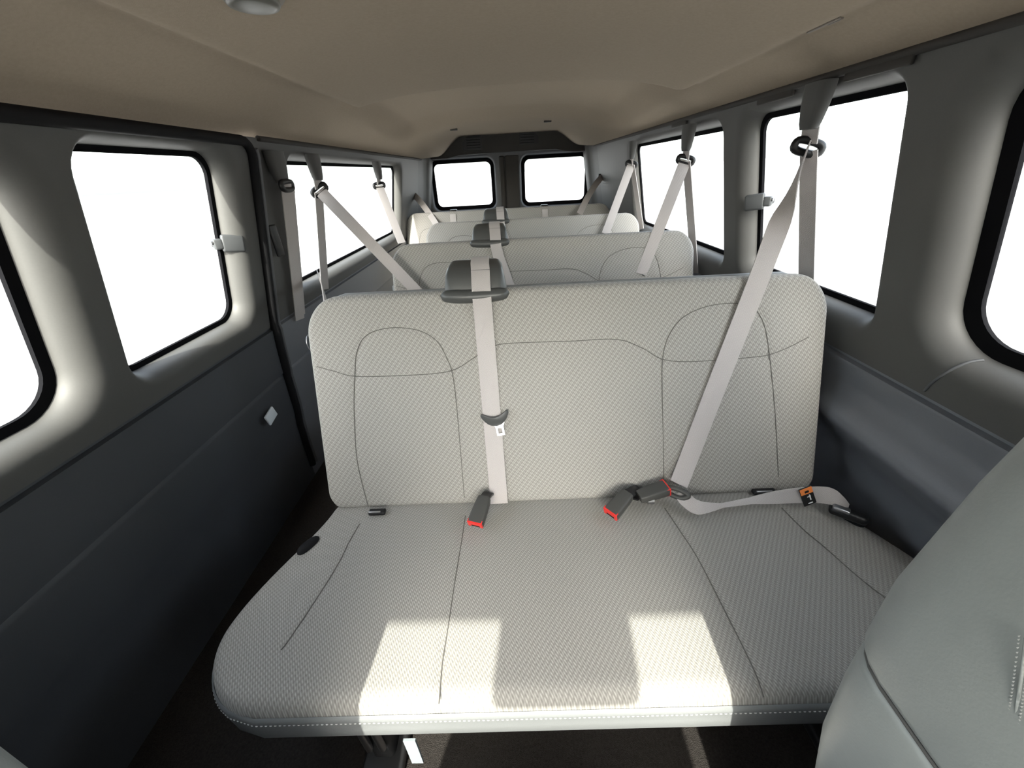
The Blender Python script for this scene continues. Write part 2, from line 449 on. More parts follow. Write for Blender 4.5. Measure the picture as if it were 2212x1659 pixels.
# headliner edge rail along both sides
for sd_, nm in ((-1, 'left'), (1, 'right')):
    mp = ML if sd_ < 0 else MR
    pts = [mp(lerp(1.33 if sd_ < 0 else -.9, Y_REAR-.02, i/30), JOIN[sd_]-.002, -.004) for i in range(31)]
    t_ = tube('trim_1' if sd_ < 0 else 'trim_2', pts, .008, 'header_plastic', n=8)
    tag(t_, 'dark edge strip under the headliner on the %s side' % nm, 'trim', kind='structure')
# small overhead fixing marks on the right rail
for y in (.95, 1.28, 1.95):
    rbox('trim_tab', (.010, .16, .018), 'header_plastic', .004, parent=t_, matrix=Matrix.Translation(MR(y-.06, JOIN[1]-.014, -.006)))

# rear wall with two doors
def rear_map(x, z, d):
    return Vector((x, Y_REAR+d-0.02*(z-ZC), z))
zt, zb = ZC+.185, ZC-.42
RD = {1: ((-.80, -.022, zb, zt), (-.735, -.150, ZC-.30, ZC+.118), .065, (.035, .03, .03, .03)),
      2: ((-.022, .78, zb, zt), (.105, .725, ZC-.30, ZC+.118), .065, (.03, .035, .03, .03))}
for k in (1, 2):
    v, f_ = window_cell(rear_map, *RD[k], depth=.05)
    v2, f2 = strip(rear_map, RD[k][0][0], RD[k][0][1], 0.02, zb)
    v, f_ = join_parts([(v, f_), (v2, f2)])
    d = mesh_obj('door_%d' % (k+1), v, f_, 'side_plastic', sharp=60)
    tag(d, ('left' if k == 1 else 'right')+' rear cargo door with a window, at the back of the van', 'door', kind='structure')
    make_window(rear_map, RD[k][1], RD[k][2], ('left' if k == 1 else 'right')+' rear door window above the last bench', depth=.05, band=.03)
    x0, x1 = (-.098, -.05) if k == 1 else (-.045, .085)
    rbox('door_edge_trim', (x1-x0, .05, 1.25), 'header_plastic', .014, parent=d, matrix=Matrix.Translation(((x0+x1)/2, Y_REAR-.005, ZC-.5)))
# light grey bead around both doors and rear corner posts
# rear header trim (dark) with two speaker grilles
hv = [(-.80, .10), (-.66, .125), (-.56, .17), (-.46, .26), (-.40, .288), (.36, .300), (.42, .29), (.50, .22), (.58, .165), (.70, .15), (.80, .12)]
V = []
for x, z in hv: V += [(x, Y_REAR-.035, max(ceil_z(x, Y_REAR-.035)+.01, ZC+z)), (x, Y_REAR-.035, ZC+max(z*.25+.08, .128)), (x, Y_REAR+.03, ZC+max(z*.25+.08, .118))]
hd = mesh_obj('wall_rear', V, grid_faces(len(hv), 3), 'header_plastic', sharp=40)
tag(hd, 'dark header trim above the rear doors', 'wall', kind='structure')
for cx_, cz_, flip in ((-.325, .238, 1), (.175, .255, -1)):
    g = mesh_obj('speaker_grille', [(cx_+dx*flip, Y_REAR-.035-dy, ZC+cz_+dz) for dy in (0, .012) for dx, dz in ((-.085, -.055), (.085, -.055), (.085, .05), (-.03, .05), (-.085, .0))],
                 [(0, 1, 2, 3, 4), (5, 6, 7, 8, 9)]+[(i, (i+1) % 5, 5+(i+1) % 5, 5+i) for i in range(5)], 'black_plastic', hd, smooth=False)
    for s in range(5):
        rbox('grille_bar', (.12, .006, .004), 'rubber', .0015, parent=g, matrix=Matrix.Translation((cx_+.012*flip, Y_REAR-.049, ZC+cz_-.042+.02*s)))
# rear body bead
bead = smooth_path([rear_map(-.795, ZC-.40, -.02), rear_map(-.79, ZC-.1, -.02), rear_map(-.775, ZC+.11, -.02), rear_map(-.70, ZC+.145, -.02), rear_map(-.35, ZC+.155, -.02), rear_map(0, ZC+.162, -.02), rear_map(.35, ZC+.160, -.02), rear_map(.69, ZC+.15, -.02), rear_map(.76, ZC+.115, -.02), rear_map(.775, ZC-.1, -.02), rear_map(.78, ZC-.40, -.02)], 6)
tube('door_bead', bead, .010, 'trim_plastic', hd)
# corner posts between side walls and rear doors
for sd_ in (-1, 1):
    xo = xin(sd_, ZC-.1)
    prof = [(.02, 0), (-.02, -.05), (-.07, -.11), (-.105, -.14), (-.115, -.13), (-.115, -.0)]
    V = []
    for i in range(9):
        z = lerp(.02, JOIN[sd_]+.01, i/8); xw = xin(sd_, max(z, SEAM[sd_]))
        for dx, dy in curve2([(p, q_) for p, q_ in ((.03, -.62), (.012, -.40), (-.01, -.16), (-.03, -.09), (-.062, -.045), (-.075, .02))], 5):
            V.append((sd_*(xw+dx), Y_REAR+dy, z))
    o = mesh_obj('corner_post', V, grid_faces(9, len(V)//9), 'trim_plastic', wall_l if sd_ < 0 else wall_r)

# front of the cab: windscreen, cowl, dashboard
def front_map(x, z, d):
    t = (z-(ZC-.36))/.54
    return Vector((x*(1-.10*max(t, 0)), lerp(-1.42, -.80, t)-d, z))
v, f_ = window_cell(front_map, (-.86, .82, ZC-.40, ZC+.245), (-.76, .72, ZC-.33, ZC+.205), .06, (.03, .03, .02, .02), depth=.03)
v2, f2 = strip(lambda x, z, d: Vector((x, -1.46, z)), -.93, .93, 0.0, ZC-.39)
v, f_ = join_parts([(v, f_), (v2, f2)])
tag(mesh_obj('wall_front', v, f_, 'side_plastic', sharp=60), 'windscreen surround and firewall at the front of the cab', 'wall', kind='structure')
make_window(front_map, (-.76, .72, ZC-.33, ZC+.205), .06, 'wide sloping windscreen at the front of the cab', depth=.03)
V = []
dp = curve2([(-1.34, -.345), (-1.22, -.345), (-1.02, -.36), (-.93, -.40), (-.92, -.48), (-.98, -.60), (-1.02, -.75), (-1.10, -.80)], 5)
for y, z in dp:
    for j in range(12):
        x = lerp(-.82, .79, j/11); V.append((x, y+.03*(x/.8)**2, ZC+z))
tag(mesh_obj('dashboard', V, grid_faces(len(dp), 12), 'panel_plastic'), 'dark moulded dashboard under the windscreen', 'dashboard')

# exterior ground
V = [(x, y, -.62) for x, y in ((-600, -600), (600, -600), (600, 600), (-600, 600))]+[(x, y, -.8) for x, y in ((-600, -600), (600, -600), (600, 600), (-600, 600))]
g = mesh_obj('ground', V, [(0, 1, 2, 3), (4, 5, 6, 7), (0, 1, 5, 4), (1, 2, 6, 5), (2, 3, 7, 6), (3, 0, 4, 7)], 'concrete', smooth=False)
tag(g, 'pale sunlit concrete lot around the van', 'ground', kind='structure')

# ------------------------------------------------------------------ bench seats
def seg_dist(p, poly):
    best = 9
    for (ax, ay), (bx, by) in zip(poly, poly[1:]):
        dx, dy = bx-ax, by-ay; L2 = dx*dx+dy*dy or 1e-9
        t = min(max(((p[0]-ax)*dx+(p[1]-ay)*dy)/L2, 0), 1)
        d = (p[0]-ax-dx*t)**2+(p[1]-ay-dy*t)**2
        if d < best: best = d
    return math.sqrt(best)
def slab(name, org, eu, ev, en, L, hw, ht, material, seams=(), nu=130, nv=64, crown=.0, back=True, pe=10, edge=.022, cut=None, groove=.0036):
    """upholstered slab: u across, v along, n out of the front face"""
    org, eu, ev, en = map(Vector, (org, eu, ev, en)); V = []; U = []
    vsamp = [0.5-0.5*math.cos(math.pi*i/(nv-1)) for i in range(nv)]
    vsamp = [lerp(a_, i/(nv-1), .55) for i, a_ in enumerate(vsamp)]
    nb = 24
    for i, t in enumerate(vsamp):
        v = t*L; h = hw(v)
        dv = min(v, L-v); ev_ = (1-max(0, 1-dv/edge)**2.2)**(1/2.2) if dv < edge else 1.0
        for j in range(nu):
            s = -1+2*j/(nu-1); s = math.copysign(lerp(abs(s), 1-(1-abs(s))**1.6, .35), s)
            u = s*h; du = h-abs(u); eu_ = (1-max(0, 1-du/edge)**2.2)**(1/2.2) if du < edge else 1.0
            d = ht*min(eu_*ev_, 1)+crown*(1-s*s)*(1-(2*t-1)**2)
            for sm_ in seams:
                if sm_['bb'][0] < u < sm_['bb'][1] and sm_['bb'][2] < v < sm_['bb'][3]:
                    q = seg_dist((u, v), sm_['p']); d -= groove*math.exp(-(q/.007)**2)
            V.append(org+eu*u+ev*v+en*d); U.append((u, v))
        for j in range(1, nb):
            s = 1-2*j/nb; u = s*h; du = h-abs(u); eu_ = (1-max(0, 1-du/edge)**2.2)**(1/2.2) if du < edge else 1.0
            V.append(org+eu*u+ev*v-en*(ht*min(eu_*ev_, 1) if back else 0.004)); U.append((u, v))
    n = nu+nb-1
    fc = grid_faces(nv, n, wrap=True); fc.append(tuple(range(n))); fc.append(tuple((nv-1)*n+j for j in range(n)))
    return mesh_obj(name, V, fc, material, uvs=U, sharp=70)
def seam_def(uvpts, n=6):
    p = [(q.x, q.y) for q in smooth_path([(a_, b_, 0) for a_, b_ in uvpts], n)]
    xs = [a_ for a_, _ in p]; ys = [b_ for _, b_ in p]; m_ = .03
    return {'p': p, 'bb': (min(xs)-m_, max(xs)+m_, min(ys)-m_, max(ys)+m_)}

# backrest frame of the nearest bench
BC = 0.121                                    # bench centre line
C0 = Vector((BC, .797, ZC-.82)); C1 = Vector((BC, 1.0, ZC-.266))
EV = (C1-C0).normalized(); LB = (C1-C0).length; EU = Vector((1, 0, 0)); EN = EU.cross(EV)
if EN.y > 0: EN = -EN
HT = .052
def back_uv(px, py):
    p = onP(px, py, C0+EN*HT, EN)-C0; return (p.dot(EU), p.dot(EV))
def corner_hw(w0, L, rt, rb, wb=None):
    def f(v):
        w_ = w0 if wb is None else lerp(wb, w0, min(v/(L*.6), 1))
        if L-v < rt: k = 1-(L-v)/rt; return w_-rt*(1-math.sqrt(max(1-k*k, 0)))
        if v < rb: k = 1-v/rb; return w_-rb*(1-math.sqrt(max(1-k*k, 0)))
        return w_
    return f
hwB = corner_hw(.672, LB, .105, .055)
B_SEAMS_PX = [
 [(795, 1095), (772, 1000), (765, 900), (766, 810), (772, 755), (795, 722), (845, 708), (905, 714), (945, 738), (966, 775), (977, 805), (985, 860), (994, 960), (1003, 1075)],
 [(684, 792), (725, 803), (768, 813), (870, 811), (945, 806), (985, 797), (1025, 772), (1065, 748), (1110, 741), (1230, 737), (1330, 733), (1385, 751), (1428, 775), (1480, 781), (1560, 777), (1630, 771), (1662, 766), (1700, 752), (1748, 728)],
 [(1434, 1045), (1432, 960), (1430, 860), (1430, 785), (1440, 735), (1470, 690), (1520, 664), (1580, 655), (1625, 664), (1650, 700), (1662, 766), (1675, 900), (1682, 1030)],
]
b_seams = [seam_def([back_uv(*p) for p in s_]) for s_ in B_SEAMS_PX]

def seam_tubes(name, seams, surf, parent, r=.0011):
    for s_ in seams:
        tube(name, [surf(u, v) for u, v in s_['p']], r, 'thread', world_parent=parent, n=5)

def cushion_surface(org, ev, en, L, hw, ht):
    return lambda u, v: org+EU*u+ev*v+en*(ht-.0035)

def make_bench(root, bx, hwb, w_cush, seams, c_seams, guide=True, stitch=True):
    """all parts in world coordinates of the first bench position, parented to root"""
    c0 = Vector((bx, C0.y, C0.z))
    bk = keep(slab('backrest', c0, EU, EV, EN, LB, hwb, HT, 'fabric', seams, crown=.006), root)
    def bs(u, v): return c0+EU*u+EV*v+EN*(HT-.0020+.006*(1-(u/hwb(LB*.5))**2)*(1-(2*v/LB-1)**2))
    for s_ in seams: keep(tube('seam', [bs(u, v) for u, v in s_['p']], .0010, 'thread', n=5), bk)
    # vinyl back shell and piping around the edge
    sh = slab('back_shell', c0-EN*.022, EU, EV, EN, LB-.004, lambda v: hwb(v)-.003, HT*.78, 'vinyl', nu=30, nv=40)
    keep(sh, root)
    pts = []
    for i in range(60):
        v = LB*.03+(LB*.97)*i/59; pts.append(c0-EU*(hwb(min(v, LB-.0005)))+EV*v-EN*.010)
    for i in range(1, 40): pts.append(c0+EU*lerp(-hwb(LB-.0005), hwb(LB-.0005), i/40)+EV*(LB+.0005)-EN*.010)
    for i in range(60):
        v = LB*.03+(LB*.97)*(1-i/59); pts.append(c0+EU*(hwb(min(v, LB-.0005)))+EV*v-EN*.010)
    keep(tube('piping', pts, .0055, 'vinyl', n=8), root)
    # recliner / hinge cover plates at the two sides
    for sd_ in (-1, 1):
        u = sd_*(hwb(LB*.5)+.004)
        o = rbox('side_cover', (.014, .075, .36), 'vinyl', .006)
        R = Matrix.Rotation(-math.atan2(EV.y, EV.z), 4, 'X'); o.data.transform(Matrix.Translation(c0+EU*u+EV*LB*.40-EN*.03) @ R)
        keep(o, root)
    # cushion
    D = .50; cy = .288
    ev = Vector((0, D, -.032)).normalized(); en = Vector((0, -ev.z, ev.y)); co = Vector((bx+.008, cy, ZC-.802))
    def hwc(v):
        r = .15; w_ = lerp(w_cush, w_cush-.085, sstep(.14, .50, v))
        if v < r: k = 1-v/r; return w_-r*1.05*(1-math.sqrt(max(1-k*k, 0)))
        return w_
    cu = keep(slab('seat_cushion', co, EU, ev, en, D, hwc, .034, 'cushion_fabric', c_seams, crown=.012, back=False, nu=150, nv=60, edge=.03), root)
    def cs(u, v): s = u/hwc(v); t = v/D; return co+EU*u+ev*v+en*(.034-.0020+.012*(1-s*s)*(1-(2*t-1)**2))
    for s_ in c_seams: keep(tube('seam', [cs(u, v) for u, v in s_['p']], .0011, 'thread', n=5), cu)
    # vinyl band under the fabric, front and both sides
    path = []
    for i in range(40): v = D*(1-i/39)**1.0; path.append((-hwc(max(v, .0005)), max(v, .0005)))
    n0 = 50
    for i in range(1, n0): path.append((lerp(-hwc(.0005), hwc(.0005), i/n0), 0.0005))
    for i in range(40): v = D*(i/39); path.append((hwc(max(v, .0005)), max(v, .0005)))
    prof = [(.000, .006), (.0035, .002), (.0045, -.006), (.003, -.012), (.0035, -.03), (.002, -.055), (-.006, -.072), (-.022, -.080), (-.10, -.083)]
    V = []
    for k, (u, v) in enumerate(path):
        a0, a1 = path[max(k-1, 0)], path[min(k+1, len(path)-1)]
        t = Vector((a1[0]-a0[0], a1[1]-a0[1])).normalized(); nrm = Vector((t.y, -t.x))
        if nrm.dot(Vector((u*.6, v-.3))) < 0: nrm = -nrm
        for o_, z in prof: V.append(co+EU*(u+nrm.x*o_)+ev*(v+nrm.y*o_)+en*z)
    keep(mesh_obj('front_band', V, grid_faces(len(path), len(prof)), 'vinyl'), root)
    if stitch:
        V, Fc = [], []
        cum = 0
        for k in range(30, len(path)-30):
            a_, b_ = path[k], path[k+1]; ln = math.hypot(b_[0]-a_[0], b_[1]-a_[1]); m_ = max(1, round(ln/.0075))
            for q in range(m_):
                t = (q+.5)/m_; u, v = lerp(a_[0], b_[0], t), lerp(a_[1], b_[1], t)
                tx, ty = (b_[0]-a_[0])/ln, (b_[1]-a_[1])/ln; nx_, ny_ = ty, -tx
                if nx_*u*.6+ny_*(v-.3) < 0: nx_, ny_ = -nx_, -ny_
                c = co+EU*(u+nx_*.0048)+ev*(v+ny_*.0048)+en*(-.0075)
                tv = (EU*tx+ev*ty)*.0022; zv = en*.0008; nv_ = (EU*nx_+ev*ny_)*.0012; o_ = len(V)
                V += [c-tv-zv, c+tv-zv, c+tv+zv, c-tv+zv, c+nv_-tv*.7, c+nv_+tv*.7]
                Fc += [(o_, o_+1, o_+5, o_+4), (o_+3, o_+2, o_+5, o_+4), (o_, o_+3, o_+4), (o_+1, o_+2, o_+5)]
        st = keep(mesh_obj('stitching', V, Fc, 'stitch', smooth=False), root); st['kind'] = 'stuff'
    # steel pan and legs
    pan = rbox('seat_pan', (2*w_cush-.14, .40, .04), 'dark_metal', .008, matrix=Matrix.Translation((bx+.008, .53, ZC-.893))); keep(pan, root)
    for lx in (bx-w_cush+.30, bx+w_cush-.22):
        lg = keep(rbox('leg', (.05, .055, .215), 'dark_metal', .010, taper=(.8, .8), matrix=Matrix.Translation((lx, .355, .115))), root)
        keep(rbox('leg', (.05, .055, .215), 'dark_metal', .010, taper=(.8, .8), matrix=Matrix.Translation((lx, .70, .115))), root)
        keep(rbox('foot_rail', (.09, .46, .03), 'dark_metal', .008, matrix=Matrix.Translation((lx, .53, .018))), root)
        for dx in (-.014, .014):
            keep(tube('floor_bolt', [(lx+dx, .322, .10), (lx+dx, .322, .19)], .0075, 'metal', n=10), root)
    if guide:
        make_guide(root, bx)

def make_guide(root, bx):
    gx, gw = -.103, .088
    base = Vector((gx, C1.y, C1.z))
    # domed plastic hood on top of the backrest
    secs = [(-.070, .96, .000), (-.062, .99, .036), (-.048, 1.0, .054), (-.02, 1.0, .064), (.012, .96, .068), (.03, .92, .066), (.045, .90, .054), (.05, .89, .03), (.05, .89, -.05)]
    V = []; n = 22
    for dy, k, top in secs:
        for j in range(n):
            s = -1+2*j/(n-1)
            e_ = (1-abs(s)**12)**(1/3)
            V.append(base+Vector((gw*k*math.copysign(abs(s)**.8, s)*(1-.12*e_), dy+.02, -.045+(top+.045)*e_)))
    hood = keep(mesh_obj('belt_guide', V, grid_faces(len(secs), n), 'grey_plastic', sharp=60), root)
    hood['label'] = 'dark grey plastic shoulder belt guide'
    # rounded front lip
    pts = [base+Vector((lerp(-gw, gw, i/20)*1.0, -.052-.006*(1-(2*i/20-1)**2), -.001-.003*(1-(2*i/20-1)**2))) for i in range(21)]
    rr = [.015*(1-abs(2*i/20-1)**8)**.5+.002 for i in range(21)]
    lip = tube('guide_lip', pts, rr, 'grey_plastic', n=14); keep(lip, hood); lip.parent = hood
    lip.matrix_parent_inverse = Matrix.Identity(4); lip.location = (0, 0, 0)

def cush_uv(px, py):
    D = .50; ev = Vector((0, D, -.032)).normalized(); en = Vector((0, -ev.z, ev.y)); co = Vector((BC+.008, .288, ZC-.802))
    p = onP(px, py, co+en*.04, en)-co; return (p.dot(EU), p.dot(ev))
C_SEAMS_PX = [
 [(776, 1128), (752, 1170), (733, 1210), (690, 1280), (625, 1375), (605, 1400)],
 [(1005, 1112), (997, 1170), (984, 1250), (967, 1360), (955, 1430), (947, 1515)],
 [(1436, 1096), (1470, 1150), (1505, 1205), (1560, 1310), (1605, 1395), (1635, 1455), (1652, 1500)],
 [(1690, 1094), (1735, 1140), (1780, 1178), (1850, 1240), (1915, 1290), (1960, 1325)],
]
c_seams = [seam_def([cush_uv(*p) for p in s_]) for s_ in C_SEAMS_PX]
GB = 'bench seats along the van'
bench = empty('bench_seat', (BC, .53, 0), 'nearest grey woven bench seat, sunlit on its front edge', 'bench seat', GB)
make_bench(bench, BC, hwB, .755, b_seams, c_seams)
# slots in the cushion where belt anchors come up, and a pull strap
slot1 = [cush_uv(642, 1196), cush_uv(662, 1180), cush_uv(688, 1158)]
slot2 = [cush_uv(1800, 1096), cush_uv(1835, 1115), cush_uv(1868, 1136)]
def copy_tree(o, parent=None):
    c = o.copy(); col.objects.link(c); inv = o.matrix_parent_inverse.copy()
    c.parent = parent; c.matrix_parent_inverse = inv
    for ch in list(o.children): copy_tree(ch, c)
    return c
b2 = copy_tree(bench); b2.location.y += .80; b2['label'] = 'second grey bench seat, directly behind the nearest bench'
b3 = copy_tree(bench); b3.location.y += 1.60; b3['label'] = 'third grey bench seat, between the second bench and the last one'
# anchor slots only seen on the nearest bench
evc = Vector((0, .50, -.032)).normalized(); enc = Vector((0, -evc.z, evc.y)); coc = Vector((BC+.008, .288, ZC-.802))
def cush_pt(u, v, d=.045): return coc+EU*u+evc*v+enc*d
for sl, rr, h in ((slot1, .011, .0455), (slot2, .014, .0455)):
    a_, b_ = Vector((*sl[0], 0)), Vector((*sl[-1], 0))
    pts = smooth_path([cush_pt(*q, d=h-.008) for q in sl], 6)
    o = tube('belt_slot', pts, [rr*(1-abs(2*i/(len(pts)-1)-1)**3)+.002 for i in range(len(pts))], 'rubber', n=10); keep(o, bench)
st = [onZ(884, 1598, ZC-.885), onZ(893, 1620, ZC-.93), onZ(903, 1646, ZC-.985)]
o = ribbon('pull_strap', smooth_path(st, 5), .022, (0, -1, .2), 'strap_cloth', .002); keep(o, bench); o['label'] = 'pale grey pull strap under the cushion'
# chrome cross bar edges where the two halves meet
for p, wd in (((815, 1106), .045), ((1650, 1062), .06)):
    q = onZ(*p, ZC-.785)
    bk_ = rbox('anchor_bracket', (wd, .018, .012), 'black_plastic', .004, matrix=Matrix.Translation(q)); keep(bk_, bench)
    t_ = rbox('bracket_edge', (wd*.7, .004, .004), 'metal', .001, matrix=Matrix.Translation(q+Vector((-.004, -.006, .007)))); keep(t_, bk_)
    t_.matrix_parent_inverse = Matrix.Identity(4)

# last bench, full width
bx4 = -.035
hw4 = corner_hw(.842, LB, .12, .055)
def mirror_seams():
    out = []
    for c, w_ in ((-.60, .13), (-.20, .13), (.20, .13), (.60, .13)):
        out.append([(c-w_, .06), (c-w_, .25), (c-w_, .36), (c-w_*.75, .44), (c, .465), (c+w_*.75, .44), (c+w_, .36), (c+w_, .25), (c+w_, .06)])
    return [seam_def(s_) for s_ in out]
b4 = empty('bench_seat', (bx4, .53, 0), 'widest and last bench seat, below the rear door windows', 'bench seat', GB)
make_bench(b4, bx4, hw4, .845, mirror_seams(), [], guide=False, stitch=False)
b4.location.y += 2.40

# ------------------------------------------------------------------ belts
TOWARD = Vector((0, -1, .15))
def boot(parent, p, side, w=.055):
    """plastic cover where the belt leaves the roof rail"""
    secs = [(0.030, 1.15, .040), (0.010, 1.1, .040), (-.020, 1.0, .036), (-.048, .80, .030), (-.060, .66, .024)]
    V = []; n = 16
    for dz, k, dp in secs:
        for j in range(n):
            th = 2*math.pi*j/n; c, s_ = math.cos(th), math.sin(th)
            V.append(p+Vector((dp*.5*math.copysign(abs(c)**.6, c), w*.5*k*math.copysign(abs(s_)**.6, s_), dz)))
    fc = grid_faces(len(secs), n, wrap=True)+[tuple(range(n)), tuple((len(secs)-1)*n+j for j in range(n))]
    return keep(mesh_obj('belt_cover', V, fc, 'cover_plastic', sharp=50), parent)
def dring(parent, p, axis, w=.031):
    """black loop the webbing runs through"""
    ax = Vector(axis).normalized(); up = Vector((0, 0, 1)); up = (up-ax*up.dot(ax)).normalized(); k = 22; pts = []
    for i in range(k):
        th = 2*math.pi*i/k; c, s_ = math.cos(th), math.sin(th)
        pts.append(p+ax*w*math.copysign(abs(c)**.6, c)+up*.0125*math.copysign(abs(s_)**.6, s_))
    return keep(tube('d_ring', pts, .0088, 'black_plastic', closed=True, n=8), parent)
def bend(a_, b_, sag=(0, 0, 0), n=12):
    a_, b_, sag = Vector(a_), Vector(b_), Vector(sag)
    return [a_.lerp(b_, i/n)+sag*(4*(i/n)*(1-i/n)) for i in range(n+1)]
GS = 'shoulder belts hanging along the side windows'
def shoulder_belt(label, side, p_boot, p_ring, p_end, p_low, via=None, diag_face=None, wd=.047):
    r = empty('shoulder_belt', (p_boot.x, p_boot.y, p_boot.z), label, 'seat belt', GS)
    boot(r, p_boot, side, .066)
    inx = -side
    keep(ribbon('upper_strap', bend(p_boot+Vector((0, 0, -.03)), p_ring+Vector((0, 0, .008))), wd*.9, (inx, -.35, 0), 'webbing'), r)
    dring(r, p_ring, (p_end-p_ring).cross(Vector(diag_face or (inx, -.6, 0))))
    if p_end is not None:
        if via:
            P = bend(p_ring, via[0], n=12)+smooth_path(via+[p_end], 5)[1:]
            f0, f1 = Vector((-.86, .42, 0)), Vector(diag_face)
            keep(ribbon('webbing', P, wd, [f0.lerp(f1, sstep(1, 11, i)) for i in range(len(P))], 'webbing'), r)
        else:
            keep(ribbon('webbing', bend(p_ring, p_end, n=18), wd, diag_face or (inx, -.6, 0), 'webbing'), r)
    if p_low is not None:
        keep(ribbon('lower_webbing', bend(p_ring+Vector((side*.006, 0, -.01)), p_low, n=10), wd*.9, (inx, -.35, 0), 'webbing'), r)
    return r
# nearest bench, right: runs down across the backrest into the buckle
tip = onZ(1466, 1046, ZC-.735)
shoulder_belt('light grey shoulder belt running down across the nearest bench', 1, onX(1765, 212, .715), onX(1745, 318, .735), tip, onX(1741, 635, .82), diag_face=tuple(EN+Vector((-.15, 0, 0))),
    via=[onP(x_, y_, C0+EN*(HT+.014), EN) for x_, y_ in ((1640, 600), (1575, 765), (1530, 880), (1487, 992))])
shoulder_belt('shoulder belt at the right window crossing the second bench', 1, onX(1487, 288, .715), onX(1481, 346, .735), onY(1385, 592, 1.68), onX(1501, 590, .82), diag_face=(-.3, -1, .2))
shoulder_belt('shoulder belt at the right window crossing the third bench', 1, onX(1366, 318, .715), onX(1364, 355, .735), onY(1308, 505, 2.45), onX(1386, 495, .81), diag_face=(-.3, -1, .2))
shoulder_belt('shoulder belt at the left window reaching the second bench', -1, onX(678, 352, -.765), onX(690, 411, -.78), onY(925, 655, 1.60), onX(702, 625, -.86), diag_face=(.5, -1, .2))
shoulder_belt('shoulder belt at the left window reaching the third bench', -1, onX(815, 362, -.765), onX(819, 401, -.785), onY(868, 525, 2.42), None, diag_face=(.6, -1, .2))
# belts of the last bench come out of slots in the rear posts
for lab, a_, b_ in (('shoulder belt from the left rear post to the last bench', onY(888, 416, 3.70), onY(948, 495, 3.20)),
                    ('shoulder belt from the right rear post to the last bench', onY(1302, 381, 3.70), onY(1252, 462, 3.20))):
    r = empty('shoulder_belt', a_, lab, 'seat belt', 'shoulder belts of the last bench')
    pts = bend(a_, b_, (0, 0, .03), n=12)
    keep(ribbon('webbing', pts, .047, (0, -1, .3), 'webbing'), r)
    keep(rbox('belt_slot', (.075, .03, .03), 'black_plastic', .008, matrix=Matrix.Translation(a_+Vector((0, .012, .006)))), r)
# nearest bench, left: retracted on the pillar behind the side door
pt, pl = onX(603, 372, -.765), onX(648, 690, -.85)
r = empty('shoulder_belt', pt, 'retracted shoulder belt lying along the left pillar behind the door', 'seat belt')
boot(r, pt+Vector((0, 0, .03)), -1, .075)
dring(r, pt+Vector((.012, 0, -.04)), (0, 1, 0), .034)
keep(ribbon('webbing', bend(pt+Vector((.012, .0, -.03)), pl, n=12), .047, (1, -.2, 0), 'webbing'), r)
keep(ribbon('lower_webbing', bend(pt+Vector((.004, .03, -.04)), pl+Vector((-.02, .05, 0)), n=12), .047, (1, -.2, 0), 'webbing'), r)
keep(rbox('height_stop', (.014, .03, .032), 'latch_plastic', .006, matrix=Matrix.Translation(onX(628, 408, -.775))), r)
keep(rbox('pillar_slot', (.01, .04, .10), 'black_plastic', .004, matrix=Matrix.Translation(onX(597, 520, -.806))), r)
# its loose tail beside the backrest
a_, b_ = onX(686, 590, -.80), onY(706, 668, 1.04)
keep(ribbon('belt_tail', smooth_path([a_, a_.lerp(b_, .5)+Vector((.004, 0, -.005)), b_], 6), .024, (.3, -1, 0), 'webbing'), r)
keep(tube('tail_button', [b_+Vector((0, -.012, .01)), b_+Vector((0, -.018, .01))], .008, 'metal', n=12), r)
ring = onX(671, 740, -.57)
keep(tube('wire_loop', [ring+Vector((.0, .019*math.cos(t*math.pi/10), .022*math.sin(t*math.pi/10))) for t in range(20)], .0016, 'metal', closed=True, n=6), r)
keep(tube('wire_loop_end', [ring+Vector((0, 0, .022)), ring+Vector((.02, .01, .028)), ring+Vector((.035, .03, .02))], .0016, 'metal', n=6), r)

